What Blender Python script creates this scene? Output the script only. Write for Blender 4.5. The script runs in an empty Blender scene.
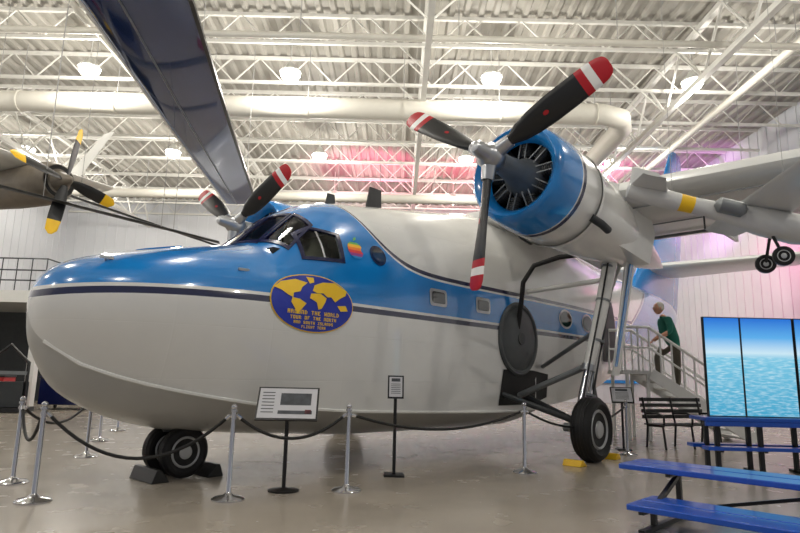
import bpy, bmesh, math, random
from mathutils import Vector, Matrix
random.seed(3)
V = Vector
pi = math.pi
sc = bpy.context.scene
COL = sc.collection

# ------------------------------------------------------------------ materials
def lin(c):
    o = []
    for x in c:
        x = x / 255.0
        o.append(x / 12.92 if x <= 0.04045 else ((x + 0.055) / 1.055) ** 2.4)
    return (o[0], o[1], o[2], 1.0)

def mat(name, rgb, rough=0.5, metal=0.0, var=0.08, scale=6.0, bump=0.0, emit=0.0, coat=0.0):
    m = bpy.data.materials.new(name)
    m.use_nodes = True
    nt = m.node_tree
    b = nt.nodes["Principled BSDF"]
    tc = nt.nodes.new("ShaderNodeTexCoord")
    nz = nt.nodes.new("ShaderNodeTexNoise")
    nz.inputs["Scale"].default_value = scale
    nz.inputs["Detail"].default_value = 4
    nt.links.new(tc.outputs["Object"], nz.inputs["Vector"])
    mx = nt.nodes.new("ShaderNodeMix")
    mx.data_type = 'RGBA'
    c = lin(rgb)
    mx.inputs[6].default_value = tuple(min(1, x * (1 - var)) for x in c[:3]) + (1,)
    mx.inputs[7].default_value = tuple(min(1, x * (1 + var)) for x in c[:3]) + (1,)
    nt.links.new(nz.outputs["Fac"], mx.inputs[0])
    nt.links.new(mx.outputs[2], b.inputs["Base Color"])
    b.inputs["Roughness"].default_value = rough
    b.inputs["Metallic"].default_value = metal
    b.inputs["Coat Weight"].default_value = coat
    b.inputs["Coat Roughness"].default_value = 0.05
    if emit:
        nt.links.new(mx.outputs[2], b.inputs["Emission Color"])
        b.inputs["Emission Strength"].default_value = emit
    if bump:
        bp = nt.nodes.new("ShaderNodeBump")
        bp.inputs["Strength"].default_value = bump
        bp.inputs["Distance"].default_value = 0.02
        nt.links.new(nz.outputs["Fac"], bp.inputs["Height"])
        nt.links.new(bp.outputs["Normal"], b.inputs["Normal"])
    return m

NAVY = (14, 22, 66)
WHITE = (224, 224, 220)
m_white = mat("painted_white", WHITE, .25, coat=.6, var=.04)
m_blue = mat("painted_blue", (8, 126, 202), .22, coat=.8, var=.05)
m_navy = mat("painted_navy", NAVY, .25, coat=.4)
m_wing = mat("wing_paint", (205, 206, 204), .35, var=.06, scale=2, coat=.2)
m_black = mat("black_rubber", (18, 18, 19), .65, var=.2)
m_blk = mat("black_metal", (20, 20, 22), .35)
m_blade = mat("propeller_black", (22, 23, 25), .4)
m_red = mat("propeller_red", (176, 14, 30), .4)
m_bwhite = mat("propeller_white", (235, 235, 232), .4)
m_yel = mat("yellow_paint", (240, 192, 20), .4)
m_steel = mat("steel", (180, 182, 185), .3, .85)
m_chrome = mat("polished_chrome", (205, 205, 208), .14, 1.0, var=.02)
m_rim = mat("wheel_rim", (186, 188, 188), .4, .3)
m_grey = mat("grey_metal", (128, 132, 134), .45, .5, var=.15)
m_dgrey = mat("dark_grey_metal", (58, 61, 63), .5, .4, var=.2)
m_well = mat("well_cover", (78, 82, 84), .5, .2, var=.2, scale=4)
m_dark = mat("dark_recess", (16, 17, 18), .7, var=.3)
m_glass = mat("dark_glass", (26, 32, 36), .05, var=.1, coat=1)
m_truss = mat("truss_paint", (218, 217, 211), .55, var=.05)
m_duct = mat("duct_paint", (196, 193, 183), .5, var=.05)
m_gold = mat("gold_paint", (250, 204, 44), .4)
m_globe = mat("globe_blue", (28, 50, 168), .3)
m_cable = mat("cable", (150, 150, 148), .5)
m_stair = mat("stair_white", (236, 236, 234), .4)
m_bench = mat("bench_blue", (6, 78, 186), .28, var=.06, coat=.3)
m_paper = mat("sign_paper", (208, 208, 212), .5)
m_olive = mat("olive_drab", (110, 102, 90), .5, var=.2)
m_seat = mat("seat_fabric", (120, 120, 100), .8)

m_clear = bpy.data.materials.new("window_glass"); m_clear.use_nodes = True
nt = m_clear.node_tree; nt.nodes.clear()
o_ = nt.nodes.new("ShaderNodeOutputMaterial"); mxs = nt.nodes.new("ShaderNodeMixShader")
tr = nt.nodes.new("ShaderNodeBsdfTransparent"); tr.inputs[0].default_value = (.85, .9, .9, 1)
gl = nt.nodes.new("ShaderNodeBsdfGlossy"); gl.inputs["Roughness"].default_value = .03
fr = nt.nodes.new("ShaderNodeFresnel"); fr.inputs[0].default_value = 1.5
nt.links.new(fr.outputs[0], mxs.inputs[0]); nt.links.new(tr.outputs[0], mxs.inputs[1]); nt.links.new(gl.outputs[0], mxs.inputs[2]); nt.links.new(mxs.outputs[0], o_.inputs[0])

# ------------------------------------------------------------------ mesh builder
class MB:
    def __init__(s):
        s.v = []; s.f = []; s.m = []; s.mats = []
    def mi(s, m):
        if m not in s.mats: s.mats.append(m)
        return s.mats.index(m)
    def add(s, vs, fs, m, M=None):
        o = len(s.v)
        for p in vs:
            p = V(p)
            s.v.append(M @ p if M is not None else p)
        k = s.mi(m)
        for f in fs:
            s.f.append([i + o for i in f]); s.m.append(k)
    def loft(s, rings, m, cap=True, M=None, mats=None):
        n = len(rings[0]); vs = [p for r in rings for p in r]
        for i in range(len(rings) - 1):
            fs = []
            for j in range(n):
                k = (j + 1) % n
                fs.append([i * n + j, i * n + k, (i + 1) * n + k, (i + 1) * n + j])
            if i == 0: base = len(s.v); s.add(vs, [], m, M)
            kk = s.mi(mats[i] if mats else m)
            for f in fs:
                s.f.append([q + base for q in f]); s.m.append(kk)
        if cap:
            s.f.append([base + q for q in range(n)][::-1]); s.m.append(s.mi(mats[0] if mats else m))
            s.f.append([base + (len(rings) - 1) * n + q for q in range(n)]); s.m.append(s.mi(mats[-1] if mats else m))
    def path(s, pts, r, m, n=8, M=None):
        pts = [V(p) for p in pts]
        rs = r if isinstance(r, (list, tuple)) else [r] * len(pts)
        rings = []; up = None
        for i, p in enumerate(pts):
            t = (pts[min(i + 1, len(pts) - 1)] - pts[max(i - 1, 0)])
            if t.length < 1e-9: t = V((0, 0, 1))
            t.normalize()
            if up is None:
                up = V((0, 0, 1)) if abs(t.z) < .9 else V((1, 0, 0))
            a = up - t * up.dot(t)
            if a.length < 1e-6: a = t.orthogonal()
            a.normalize(); up = a; b = t.cross(a)
            rings.append([p + (a * math.cos(2 * pi * k / n) + b * math.sin(2 * pi * k / n)) * rs[i] for k in range(n)])
        s.loft(rings, m, True, M)
    def tube(s, p0, p1, r, m, r1=None, n=10, M=None):
        s.path([p0, p1], [r, r if r1 is None else r1], m, n, M)
    def box(s, c, d, m, M=None):
        x, y, z = c; a, b, e = d[0] / 2, d[1] / 2, d[2] / 2
        vs = [(x + i * a, y + j * b, z + k * e) for i in (-1, 1) for j in (-1, 1) for k in (-1, 1)]
        s.add(vs, [[0, 1, 3, 2], [4, 6, 7, 5], [0, 4, 5, 1], [2, 3, 7, 6], [0, 2, 6, 4], [1, 5, 7, 3]], m, M)
    def beam(s, p0, p1, w, h, m, M=None):
        p0 = V(p0); p1 = V(p1); t = (p1 - p0).normalized()
        u = V((0, 0, 1)) if abs(t.z) < .95 else V((1, 0, 0))
        a = t.cross(u).normalized(); b = a.cross(t)
        R = []
        for p in (p0, p1):
            R.append([p + a * w / 2 + b * h / 2, p - a * w / 2 + b * h / 2, p - a * w / 2 - b * h / 2, p + a * w / 2 - b * h / 2])
        s.loft(R, m, True, M)
    def lathe(s, prof, m, n=32, M=None, mats=None, cap=True):
        rings = [[V((x, r * math.cos(2 * pi * k / n), r * math.sin(2 * pi * k / n))) for k in range(n)] for x, r in prof]
        s.loft(rings, m, cap, M, mats)
    def build(s, name, parent=None, loc=None, rot=None, bevel=0.0, ang=35, norm=True):
        me = bpy.data.meshes.new(name)
        me.from_pydata([tuple(p) for p in s.v], [], s.f)
        for m in s.mats: me.materials.append(m)
        for p, k in zip(me.polygons, s.m):
            p.material_index = k; p.use_smooth = True
        me.validate()
        if norm:
            bm = bmesh.new(); bm.from_mesh(me)
            bmesh.ops.recalc_face_normals(bm, faces=bm.faces)
            bm.to_mesh(me); bm.free()
        me.update()
        me.set_sharp_from_angle(angle=math.radians(ang))
        ob = bpy.data.objects.new(name, me); COL.objects.link(ob)
        if parent: ob.parent = parent
        if loc: ob.location = loc
        if rot: ob.rotation_euler = rot
        if bevel:
            b = ob.modifiers.new("bevel", 'BEVEL'); b.width = bevel; b.segments = 2; b.limit_method = 'ANGLE'
        return ob

def empty(name, loc=(0, 0, 0), rot=(0, 0, 0)):
    e = bpy.data.objects.new(name, None); COL.objects.link(e)
    e.location = loc; e.rotation_euler = rot; e.empty_display_size = .2
    return e

def XM(p, ax):
    ax = V(ax).normalized()
    q = V((1, 0, 0)).rotation_difference(ax)
    return Matrix.Translation(V(p)) @ q.to_matrix().to_4x4()

# ------------------------------------------------------------------ room
H = 11.5
HC = H - .1
XL, XR, YB, YF = -20.0, 14.4, 35.0, -4.0
def slab(name, c, d, m):
    b = MB(); b.box(c, d, m); return b.build(name)

m_floor = mat("polished_concrete", (166, 157, 144), .2, var=.07, scale=.7)
nt = m_floor.node_tree; b_ = nt.nodes["Principled BSDF"]
b_.inputs["Coat Weight"].default_value = .15; b_.inputs["Coat Roughness"].default_value = .12
n2 = nt.nodes.new("ShaderNodeTexNoise"); n2.inputs["Scale"].default_value = 2.5; n2.inputs["Detail"].default_value = 6
tc = nt.nodes.new("ShaderNodeTexCoord"); nt.links.new(tc.outputs["Object"], n2.inputs["Vector"])
mr = nt.nodes.new("ShaderNodeMapRange"); mr.inputs[3].default_value = .16; mr.inputs[4].default_value = .34
nt.links.new(n2.outputs["Fac"], mr.inputs[0]); nt.links.new(mr.outputs[0], b_.inputs["Roughness"])
slab("floor", ((XL + XR) / 2, (YB + YF) / 2, -.1), (XR - XL + .6, YB - YF + .6, .2), m_floor)

m_deck = mat("roof_deck", (164, 161, 153), .6, var=.06, scale=1.0)
b = MB(); vs = []; x = XL; pat = [(0, 0), (.20, 0), (.25, -.09), (.37, -.09)]
xs = []
while x < XR:
    for dx, dz in pat: xs.append((x + dx, H + dz))
    x += .42
for (xx, zz) in xs: vs += [(xx, YF, zz), (xx, YB, zz)]
fs = [[2 * i, 2 * i + 1, 2 * i + 3, 2 * i + 2] for i in range(len(xs) - 1)]
b.add(vs, fs, m_deck)
b.box(((XL + XR) / 2, (YB + YF) / 2, H + .15), (XR - XL + .6, YB - YF + .6, .1), m_deck)
b.build("ceiling", norm=False)

m_wall = mat("wall_panel", (204, 206, 210), .6, var=.04, scale=1.0)
def ribwall(name, p0, p1, z0, z1):
    b = MB(); p0 = V(p0); p1 = V(p1); L = (p1 - p0).length; t = (p1 - p0) / L; n = V((-t.y, t.x, 0))
    b.beam(p0 + V((0, 0, (z0 + z1) / 2)) + n * .1, p1 + V((0, 0, (z0 + z1) / 2)) + n * .1, .2, z1 - z0, m_wall)
    s_ = .6
    while s_ < L:
        q = p0 + t * s_
        b.beam(q + V((0, 0, z0)), q + V((0, 0, z1)), .06, .06, m_wall); s_ += .6
    return b.build(name)
ribwall("wall_back", (XL, YB, 0), (XR, YB, 0), 0, H)
ribwall("wall_right", (XR, YB, 0), (XR, YF, 0), 0, H)
ribwall("wall_left", (XL, YF, 0), (XL, YB, 0), 0, H)
b = MB()
b.box(((XL + XR) / 2, YB - .1, 1.2), (XR - XL - .4, .1, .18), m_blue)
b.build("trim_1")

b = MB()
Y = 6.0
while Y < YB - .2:
    zt, zb = HC - .08, HC - .92
    b.beam((XL + .1, Y, zt), (XR - .1, Y, zt), .1, .1, m_truss)
    b.beam((XL + .1, Y, zb), (XR - .1, Y, zb), .09, .09, m_truss)
    x = XL + .1; up = True
    while x < XR - .9:
        b.beam((x, Y, zb if up else zt), (x + .8, Y, zt if up else zb), .035, .035, m_truss)
        up = not up; x += .8
    Y += 2.4
for X in (-15, -7.2, .6, 8.4):
    zt, zb = HC - .2, HC - 1.7
    b.beam((X, YF, zt), (X, YB - .1, zt), .16, .16, m_truss)
    b.beam((X, YF, zb), (X, YB - .1, zb), .16, .16, m_truss)
    y = 6.0; up = True
    while y < YB - 1.3:
        b.beam((X, y, zb if up else zt), (X, y + 1.2, zt if up else zb), .06, .06, m_truss)
        if up: b.beam((X, y, zb), (X + 1.6, y, HC - .1), .04, .04, m_truss); b.beam((X, y, zb), (X - 1.6, y, HC - .1), .04, .04, m_truss)
        up = not up; y += 1.2
b.build("roof_truss")

b = MB()
b.path([(XL + .3, 17.6, 9.45), (-6, 17.6, 9.45), (6.2, 17.6, 9.45), (6.9, 17.9, 9.45), (7.2, 18.6, 9.45), (7.2, 24, 9.45)], .33, m_duct, 20)
for x in range(-18, 7, 3):
    b.path([(x, 17.6, 9.45), (x + .05, 17.6, 9.45)], .355, m_duct, 20)
    b.tube((x, 17.6, 9.8), (x, 17.6, HC), .012, m_cable, n=5)
for y in (19.5, 23): b.tube((7.2, y, 9.8), (7.2, y, HC), .012, m_cable, n=5)
b.build("air_duct")
for p0, p1, r in (((XL + .3, 25.4, 8.9), (XR - .3, 25.4, 8.9), .2), ((XL + .3, 14.6, 10.1), (XR - .3, 14.6, 10.1), .09), ((-8.4, 12, 10.3), (-8.4, YB - .3, 10.3), .08), ((10.6, 12, 10.3), (10.6, YB - .3, 10.3), .12)):
    b = MB(); b.path([p0, p1], r, m_duct, 12)
    for i in range(1, 8):
        c = V(p0).lerp(V(p1), i / 8); b.tube(c, (c.x, c.y, HC), .012, m_cable, n=5)
    b.build("sprinkler_pipe")

m_lens = mat("lamp_lens", (255, 250, 238), .4, emit=16)
m_hous = mat("lamp_housing", (214, 214, 210), .4)
LP = 355
def lamp(x, y, z, power):
    e = empty("high_bay_lamp", (x, y, z))
    q = MB(); M = XM((0, 0, .40), (0, 0, -1))
    q.lathe([(0, .10), (.10, .14), (.18, .22), (.30, .33), (.32, .31)], m_hous, 20, M)
    q.lathe([(.31, .01), (.31, .30), (.40, .29), (.50, .23), (.56, .13), (.58, .01)], m_lens, 20, M)
    q.tube((0, 0, .38), (0, 0, HC - z), .02, m_hous, n=6)
    q.build("housing", e)
    l = bpy.data.lights.new("bulb", 'POINT'); l.energy = power; l.shadow_soft_size = .2; l.color = (1, .95, .87)
    o = bpy.data.objects.new("bulb", l); COL.objects.link(o); o.parent = e; o.location = (0, 0, -.45)
for y in (1.5, 9.5, 17.2, 23.4, 29.2):
    for x in (-15.4, -9.4, -3.4, 2.6, 8.6):
        lamp(x, y + (-.6 if y == 17.2 else 0), 10.0 if y > 5 else 9.9, LP)

def spot(name, loc, target, col, power, size=70):
    e = empty(name, loc)
    q = MB(); d = (V(target) - V(loc)).normalized()
    q.lathe([(-.15, .06), (-.05, .12), (.16, .14), (.17, .11), (.1, .1)], m_blk, 14, XM((0, 0, 0), d))
    q.build("lamp_can", e)
    l = bpy.data.lights.new("beam", 'SPOT'); l.energy = power; l.color = col; l.spot_size = math.radians(size); l.spot_blend = .8; l.shadow_soft_size = .08
    o = bpy.data.objects.new("beam", l); COL.objects.link(o); o.parent = e
    o.location = d * .2; o.rotation_euler = d.to_track_quat('-Z', 'Y').to_euler()
    q = MB(); q.tube((0, 0, .05), (0, 0, HC - loc[2]), .015, m_cable, n=5); q.build("hanger", e)
spot("stage_light", (-1, 26.5, 7.4), (-1.5, 28.5, 11.4), (1, .10, .30), 1500, 90)
spot("stage_light", (3.5, 27.0, 7.4), (3.5, 29.5, 11.4), (1, .08, .22), 1500, 90)
spot("stage_light", (8.6, 26.5, 7.4), (9, 29, 11.4), (1, .08, .5), 1700, 90)
spot("stage_light", (11.5, 23, 7.8), (14.3, 27, 9.8), (.8, .2, .9), 900, 90)
spot("stage_light", (11.6, 19.5, 7.6), (14.3, 22.5, 5.0), (1, .15, .4), 700, 80)

# ------------------------------------------------------------------ flying boat
PHI = math.radians(47.7)
ac = empty("flying_boat_aircraft", (-3.93, 6.36, 0), (0, 0, PHI))
def P(a, l, z): return V((a, -l, z))

TAB = [
 (0.00, 1.80, 1.82, .01, .02, 1.92, 1.95, 2.0),
 (0.02, 1.62, 1.70, .08, .15, 1.93, 2.10, 2.0),
 (0.12, 1.36, 1.54, .20, .37, 1.97, 2.30, 2.0),
 (0.30, 1.08, 1.38, .34, .58, 2.00, 2.44, 2.0),
 (0.60, .87, 1.24, .53, .80, 2.02, 2.56, 2.0),
 (0.95, .72, 1.13, .71, .98, 2.03, 2.66, 2.0),
 (1.45, .59, 1.02, .91, 1.14, 2.03, 2.79, 2.05),
 (2.05, .51, .92, 1.08, 1.25, 2.02, 2.91, 2.1),
 (2.32, .49, .88, 1.13, 1.28, 2.02, 2.97, 2.1),
 (2.60, .47, .85, 1.18, 1.30, 2.03, 3.21, 2.1),
 (2.85, .45, .83, 1.21, 1.32, 2.05, 3.43, 2.15),
 (3.10, .44, .82, 1.24, 1.33, 2.07, 3.62, 2.2),
 (3.40, .42, .80, 1.27, 1.34, 2.10, 3.78, 2.2),
 (3.80, .39, .78, 1.30, 1.35, 2.10, 3.90, 2.2),
 (4.40, .36, .76, 1.32, 1.36, 2.15, 4.00, 2.25),
 (5.80, .34, .72, 1.34, 1.37, 2.20, 4.22, 2.3),
 (7.40, .33, .69, 1.34, 1.37, 2.30, 4.50, 2.4),
 (8.00, .33, .69, 1.34, 1.37, 2.30, 4.60, 2.4),
 (8.25, .33, .69, 1.34, 1.37, 2.30, 4.62, 2.4),
 (8.29, .55, .76, 1.30, 1.37, 2.30, 4.62, 2.4),
 (9.50, .62, .82, 1.25, 1.36, 2.30, 4.62, 2.4),
 (11.0, .85, 1.0, 1.12, 1.30, 2.30, 4.52, 2.3),
 (13.0, 1.25, 1.4, .85, 1.12, 2.40, 4.35, 2.2),
 (15.5, 1.85, 2.0, .55, .82, 2.70, 4.25, 2.1),
 (18.0, 2.50, 2.6, .30, .50, 3.10, 4.15, 2.0),
 (20.0, 3.0, 3.05, .12, .25, 3.40, 4.0, 2.0),
 (20.8, 3.4, 3.42, .02, .05, 3.50, 3.7, 2.0)]
XS = [r[0] for r in TAB]
def mono(ys):
    n = len(XS); h = [XS[i + 1] - XS[i] for i in range(n - 1)]; d = [(ys[i + 1] - ys[i]) / h[i] for i in range(n - 1)]
    m = [d[0]]
    for i in range(1, n - 1):
        if d[i - 1] * d[i] <= 0: m.append(0)
        else:
            w1 = 2 * h[i] + h[i - 1]; w2 = h[i] + 2 * h[i - 1]
            m.append((w1 + w2) / (w1 / d[i - 1] + w2 / d[i]))
    m.append(d[-1])
    def f(x):
        x = max(XS[0], min(XS[-1], x)); i = 0
        while i < n - 2 and x > XS[i + 1]: i += 1
        t = (x - XS[i]) / h[i]
        return ((2 * t**3 - 3 * t**2 + 1) * ys[i] + (t**3 - 2 * t**2 + t) * h[i] * m[i] + (-2 * t**3 + 3 * t**2) * ys[i + 1] + (t**3 - t**2) * h[i] * m[i + 1])
    return f
FN = [mono([r[k] for r in TAB]) for k in range(1, 8)]
def sec(a): return [f(a) for f in FN]
NB, NS = 7, 10
def half(a):
    zk, zc, lc, w, zw, zt, e = sec(a)
    out = []
    for i in range(NB):
        t = i / NB; out.append((lc * t, zk + (zc - zk) * (t - .26 * math.sin(pi * t))))
    for i in range(NS):
        t = i / NS; out.append((lc + (w - lc) * math.sin(pi / 2 * t), zc + (zw - zc) * t))
    for i in range(45):
        th = pi / 2 * i / 44
        out.append((w * max(0, math.cos(th)) ** (2 / e), zw + (zt - zw) * math.sin(th) ** (2 / e)))
    return out
def hw(a, z):
    zk, zc, lc, w, zw, zt, e = sec(a)
    if z >= zw:
        f = min(.9999, (z - zw) / (zt - zw)); return w * (1 - f ** e) ** (1 / e)
    t = max(0, (z - zc) / (zw - zc)); return lc + (w - lc) * math.sin(pi / 2 * t)
def ht(a, l):
    zk, zc, lc, w, zw, zt, e = sec(a)
    f = min(.9999, abs(l) / w); return zw + (zt - zw) * (1 - f ** e) ** (1 / e)

st = [0, .004, .01, .02, .035, .055, .08, .12, .16, .22, .3, .38, .48, .6]
x = .7
while x < 2.28: st.append(round(x, 3)); x += .1
x = 2.30
while x < 3.42: st.append(round(x, 3)); x += .025
x = 3.5
while x < 4.6: st.append(round(x, 3)); x += .1
x = 4.8
while x < 8.2: st.append(round(x, 3)); x += .25
st += [8.25, 8.29]
x = 8.6
while x < 20.7: st.append(round(x, 3)); x += .3
st.append(20.8)

m_hull = bpy.data.materials.new("hull_livery"); m_hull.use_nodes = True
nt = m_hull.node_tree; bs = nt.nodes["Principled BSDF"]
bs.inputs["Roughness"].default_value = .2; bs.inputs["Coat Weight"].default_value = 1.0; bs.inputs["Coat Roughness"].default_value = .035
tc = nt.nodes.new("ShaderNodeTexCoord"); sx = nt.nodes.new("ShaderNodeSeparateXYZ"); nt.links.new(tc.outputs["Object"], sx.inputs[0])
def MN(op, a, b=None, c=None):
    n = nt.nodes.new("ShaderNodeMath"); n.operation = op
    for i, q in enumerate((a, b, c)):
        if q is None: continue
        if isinstance(q, (int, float)): n.inputs[i].default_value = q
        else: nt.links.new(q, n.inputs[i])
    return n.outputs[0]
ax_, az_ = sx.outputs[0], sx.outputs[2]
zsh = MN('MULTIPLY', MN('EXPONENT', MN('MULTIPLY', ax_, -1.6)), .10)
zl = MN('ADD', az_, zsh)
aftlift = MN('MULTIPLY', MN('MAXIMUM', MN('SUBTRACT', ax_, 14.0), 0), .45)
ztop = MN('ADD', MN('ADD', MN('MULTIPLY', MN('EXPONENT', MN('MULTIPLY', MN('SUBTRACT', ax_, 3.7), -2.7)), 1.25), 2.80), aftlift)
below = MN('SUBTRACT', ztop, az_)
def gt(a, v): return MN('GREATER_THAN', a, v)
def mixc(f, c1, c2):
    n = nt.nodes.new("ShaderNodeMix"); n.data_type = 'RGBA'
    nt.links.new(f, n.inputs[0])
    for i, c in ((6, c1), (7, c2)):
        if isinstance(c, tuple): n.inputs[i].default_value = c
        else: nt.links.new(c, n.inputs[i])
    return n.outputs[2]
nz = nt.nodes.new("ShaderNodeTexNoise"); nz.inputs["Scale"].default_value = 1.5; nz.inputs["Detail"].default_value = 6
nt.links.new(tc.outputs["Object"], nz.inputs["Vector"])
wcol = mixc(nz.outputs["Fac"], lin((214, 214, 211)), lin((230, 230, 227)))
bcol = mixc(nz.outputs["Fac"], lin((6, 118, 196)), lin((14, 134, 212)))
inblue = MN('MULTIPLY', gt(zl, 2.215), gt(below, .07))
c1 = mixc(inblue, wcol, bcol)
nv1 = MN('MULTIPLY', MN('MULTIPLY', gt(zl, 2.10), MN('LESS_THAN', zl, 2.175)), gt(below, 0))
nv2 = MN('MULTIPLY', MN('MULTIPLY', gt(below, -.03), MN('LESS_THAN', below, .035)), gt(zl, 2.10))
c2 = mixc(MN('MAXIMUM', nv1, nv2), c1, lin(NAVY))
nt.links.new(c2, bs.inputs["Base Color"])
wv = MN('FRACT', MN('MULTIPLY', ax_, .9)); seam = MN('LESS_THAN', wv, .014)
wz = MN('FRACT', MN('MULTIPLY', az_, 1.7)); seam2 = MN('LESS_THAN', wz, .016)
bp = nt.nodes.new("ShaderNodeBump"); bp.inputs["Strength"].default_value = .5; bp.inputs["Distance"].default_value = .006; bp.invert = True
nt.links.new(MN('ADD', MN('MAXIMUM', seam, seam2), MN('MULTIPLY', nz.outputs["Fac"], 1.0)), bp.inputs["Height"]); nt.links.new(bp.outputs["Normal"], bs.inputs["Normal"])
m_bottom = mat("hull_bottom_shade", (180, 180, 177), .3, var=.08, scale=2, coat=.4)  # white hull greyed below the chine: underside shade put into the colour

panesL = [[(2.38, .04), (2.44, .52), (2.99, .44), (2.92, .04)], [(2.47, .57), (2.62, .96), (3.04, .87), (3.02, .50)]]
panesZ = [[(2.74, 2.74), (3.32, 2.77), (3.34, 3.16), (2.98, 3.22), (2.78, 3.10)]]
def inside(p, poly):
    c = False; n = len(poly); j = n - 1
    for i in range(n):
        if (poly[i][1] > p[1]) != (poly[j][1] > p[1]) and p[0] < (poly[j][0] - poly[i][0]) * (p[1] - poly[i][1]) / (poly[j][1] - poly[i][1]) + poly[i][0]: c = not c
        j = i
    return c
b = MB(); rings = []
for a in st:
    h = half(a)
    zt_ = sec(a)[5]
    rings.append([P(a, l, z) for l, z in h[:-1]] + [P(a, 0, zt_)] + [P(a, -l, z) for l, z in h[1:-1][::-1]])
b.loft(rings, m_hull)
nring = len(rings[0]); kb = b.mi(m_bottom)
nf = []; nm = []
for f, k in zip(b.f, b.m):
    c = sum((b.v[i] for i in f), V((0, 0, 0))) / len(f); hole = False
    if 2.3 < c.x < 3.42 and c.z > 2.6 and len(f) < 6:
        for p in panesL:
            if inside((c.x, abs(c.y)), p): hole = True
        if abs(c.y) > .55:
            for p in panesZ:
                if inside((c.x, c.z), p): hole = True
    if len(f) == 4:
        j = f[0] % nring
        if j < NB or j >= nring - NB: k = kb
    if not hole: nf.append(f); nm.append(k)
b.f = nf; b.m = nm
b.build("hull", ac, ang=25)

def smap(a, q, off, mode, side):
    d = .01
    if mode == 'z':
        l = hw(a, q); n = V((-(hw(a + d, q) - hw(a - d, q)) / (2 * d), 1, -(hw(a, q + d) - hw(a, q - d)) / (2 * d))).normalized()
        p = V((a, l, q)) + n * off
    else:
        z = ht(a, q); n = V((-(ht(a + d, q) - ht(a - d, q)) / (2 * d), -(ht(a, q + d) - ht(a, q - d)) / (2 * d), 1)).normalized()
        p = V((a, q, z)) + n * off
    return P(p.x, p.y * side, p.z)
def decal(mb, poly, m, off=.008, mode='z', cuts=3, side=1):
    bm = bmesh.new(); vv = [bm.verts.new((p[0], p[1], 0)) for p in poly]
    bm.faces.new(vv); bmesh.ops.triangulate(bm, faces=bm.faces[:])
    if cuts: bmesh.ops.subdivide_edges(bm, edges=bm.edges[:], cuts=cuts, use_grid_fill=True)
    bm.verts.ensure_lookup_table(); bm.verts.index_update()
    vs = [smap(v.co.x, v.co.y, off, mode, side) for v in bm.verts]
    mb.add(vs, [[v.index for v in f.verts] for f in bm.faces], m); bm.free()
def scaled(poly, s):
    cx = sum(p[0] for p in poly) / len(poly); cy = sum(p[1] for p in poly) / len(poly)
    return [(cx + (p[0] - cx) * s, cy + (p[1] - cy) * s) for p in poly]
def ringd(mb, poly, s0, s1, m, off, mode, side):
    def dens(p):
        o = []
        for i in range(len(p)):
            q0, q1 = p[i], p[(i + 1) % len(p)]
            for k in range(6): o.append((q0[0] + (q1[0] - q0[0]) * k / 6, q0[1] + (q1[1] - q0[1]) * k / 6))
        return o
    A_ = dens(scaled(poly, s0)); B_ = dens(scaled(poly, s1)); n = len(A_)
    r = [[smap(p[0], p[1], o, mode, side) for p in L] for L, o in ((A_, -.01), (A_, off), (B_, off), (B_, -.03))]
    vs = [p for q in r for p in q]; fs = []
    for k in range(3):
        for i in range(n):
            j = (i + 1) % n; fs.append([k * n + i, k * n + j, (k + 1) * n + j, (k + 1) * n + i])
    mb.add(vs, fs, m)
def ell(cx, cy, rx, ry, n=28): return [(cx + rx * math.cos(2 * pi * i / n), cy + ry * math.sin(2 * pi * i / n)) for i in range(n)]
def rrect(cx, cy, w, h, r=.05):
    o = []
    for sx_, sy_, a0 in ((1, 1, 0), (-1, 1, 90), (-1, -1, 180), (1, -1, 270)):
        for k in range(4):
            an = math.radians(a0 + k * 30); o.append((cx + sx_ * (w / 2 - r) + r * math.cos(an), cy + sy_ * (h / 2 - r) + r * math.sin(an)))
    return o

b = MB()
for s_ in (1, -1):
    for L_, md in ((panesL, 'l'), (panesZ, 'z')):
        for p in L_:
            ringd(b, p, 1.10, .91, m_navy, .014, md, s_); decal(b, scaled(p, .95), m_clear, .0, md, 3, s_)
    decal(b, [(3.02, 2.78), (3.045, 2.78), (3.055, 3.16), (3.03, 3.17)], m_steel, .01, 'z', 1, s_)
    decal(b, ell(4.0, 2.96, .15, .15), m_navy, .01, side=s_); decal(b, ell(4.0, 2.96, .11, .11), m_glass, .018, side=s_)
    for a in (5.25, 6.47):
        decal(b, rrect(a, 2.48, .42, .27), m_steel, .01, side=s_); decal(b, rrect(a, 2.48, .32, .18, .04), m_glass, .018, side=s_)
    for a in (9.5, 10.6):
        decal(b, ell(a, 2.5, .3, .2), m_steel, .01, side=s_); decal(b, ell(a, 2.5, .25, .16), m_glass, .018, side=s_)
b.build("cockpit_and_cabin_windows", ac, norm=False)
b = MB()
b.box((3.1, 0, 2.12), (1.7, 2.3, .05), m_dgrey); b.box((3.92, 0, 2.75), (.05, 1.9, 1.3), m_seat)
b.loft([[P(2.42, l, 2.5) for l in (-.9, .9)] + [P(2.62, l, 2.5) for l in (.9, -.9)], [P(2.42, l, 2.86) for l in (-.9, .9)] + [P(2.58, l, 2.86) for l in (.9, -.9)]], m_dark)
for s_ in (-1, 1):
    b.box((3.25, s_ * .5, 2.42), (.5, .5, .12), m_seat); b.box((3.48, s_ * .5, 2.72), (.12, .48, .65), m_seat); b.box((3.5, s_ * .5, 3.1), (.1, .28, .2), m_seat)
    b.box((3.25, s_ * .5, 2.25), (.3, .3, .25), m_dgrey)
    b.tube((2.6, s_ * .5, 2.7), (2.82, s_ * .5, 2.74), .02, m_blk); b.lathe([(-.012, .15), (0, .165), (.012, .15), (0, .135), (-.012, .15)], m_blk, 20, XM((2.83, s_ * .5, 2.76), (1, 0, .3)), cap=False)
b.build("cockpit_interior", ac)
b = MB()
gx, gz, rx, ry = 2.80, 2.14, .64, .37
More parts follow.
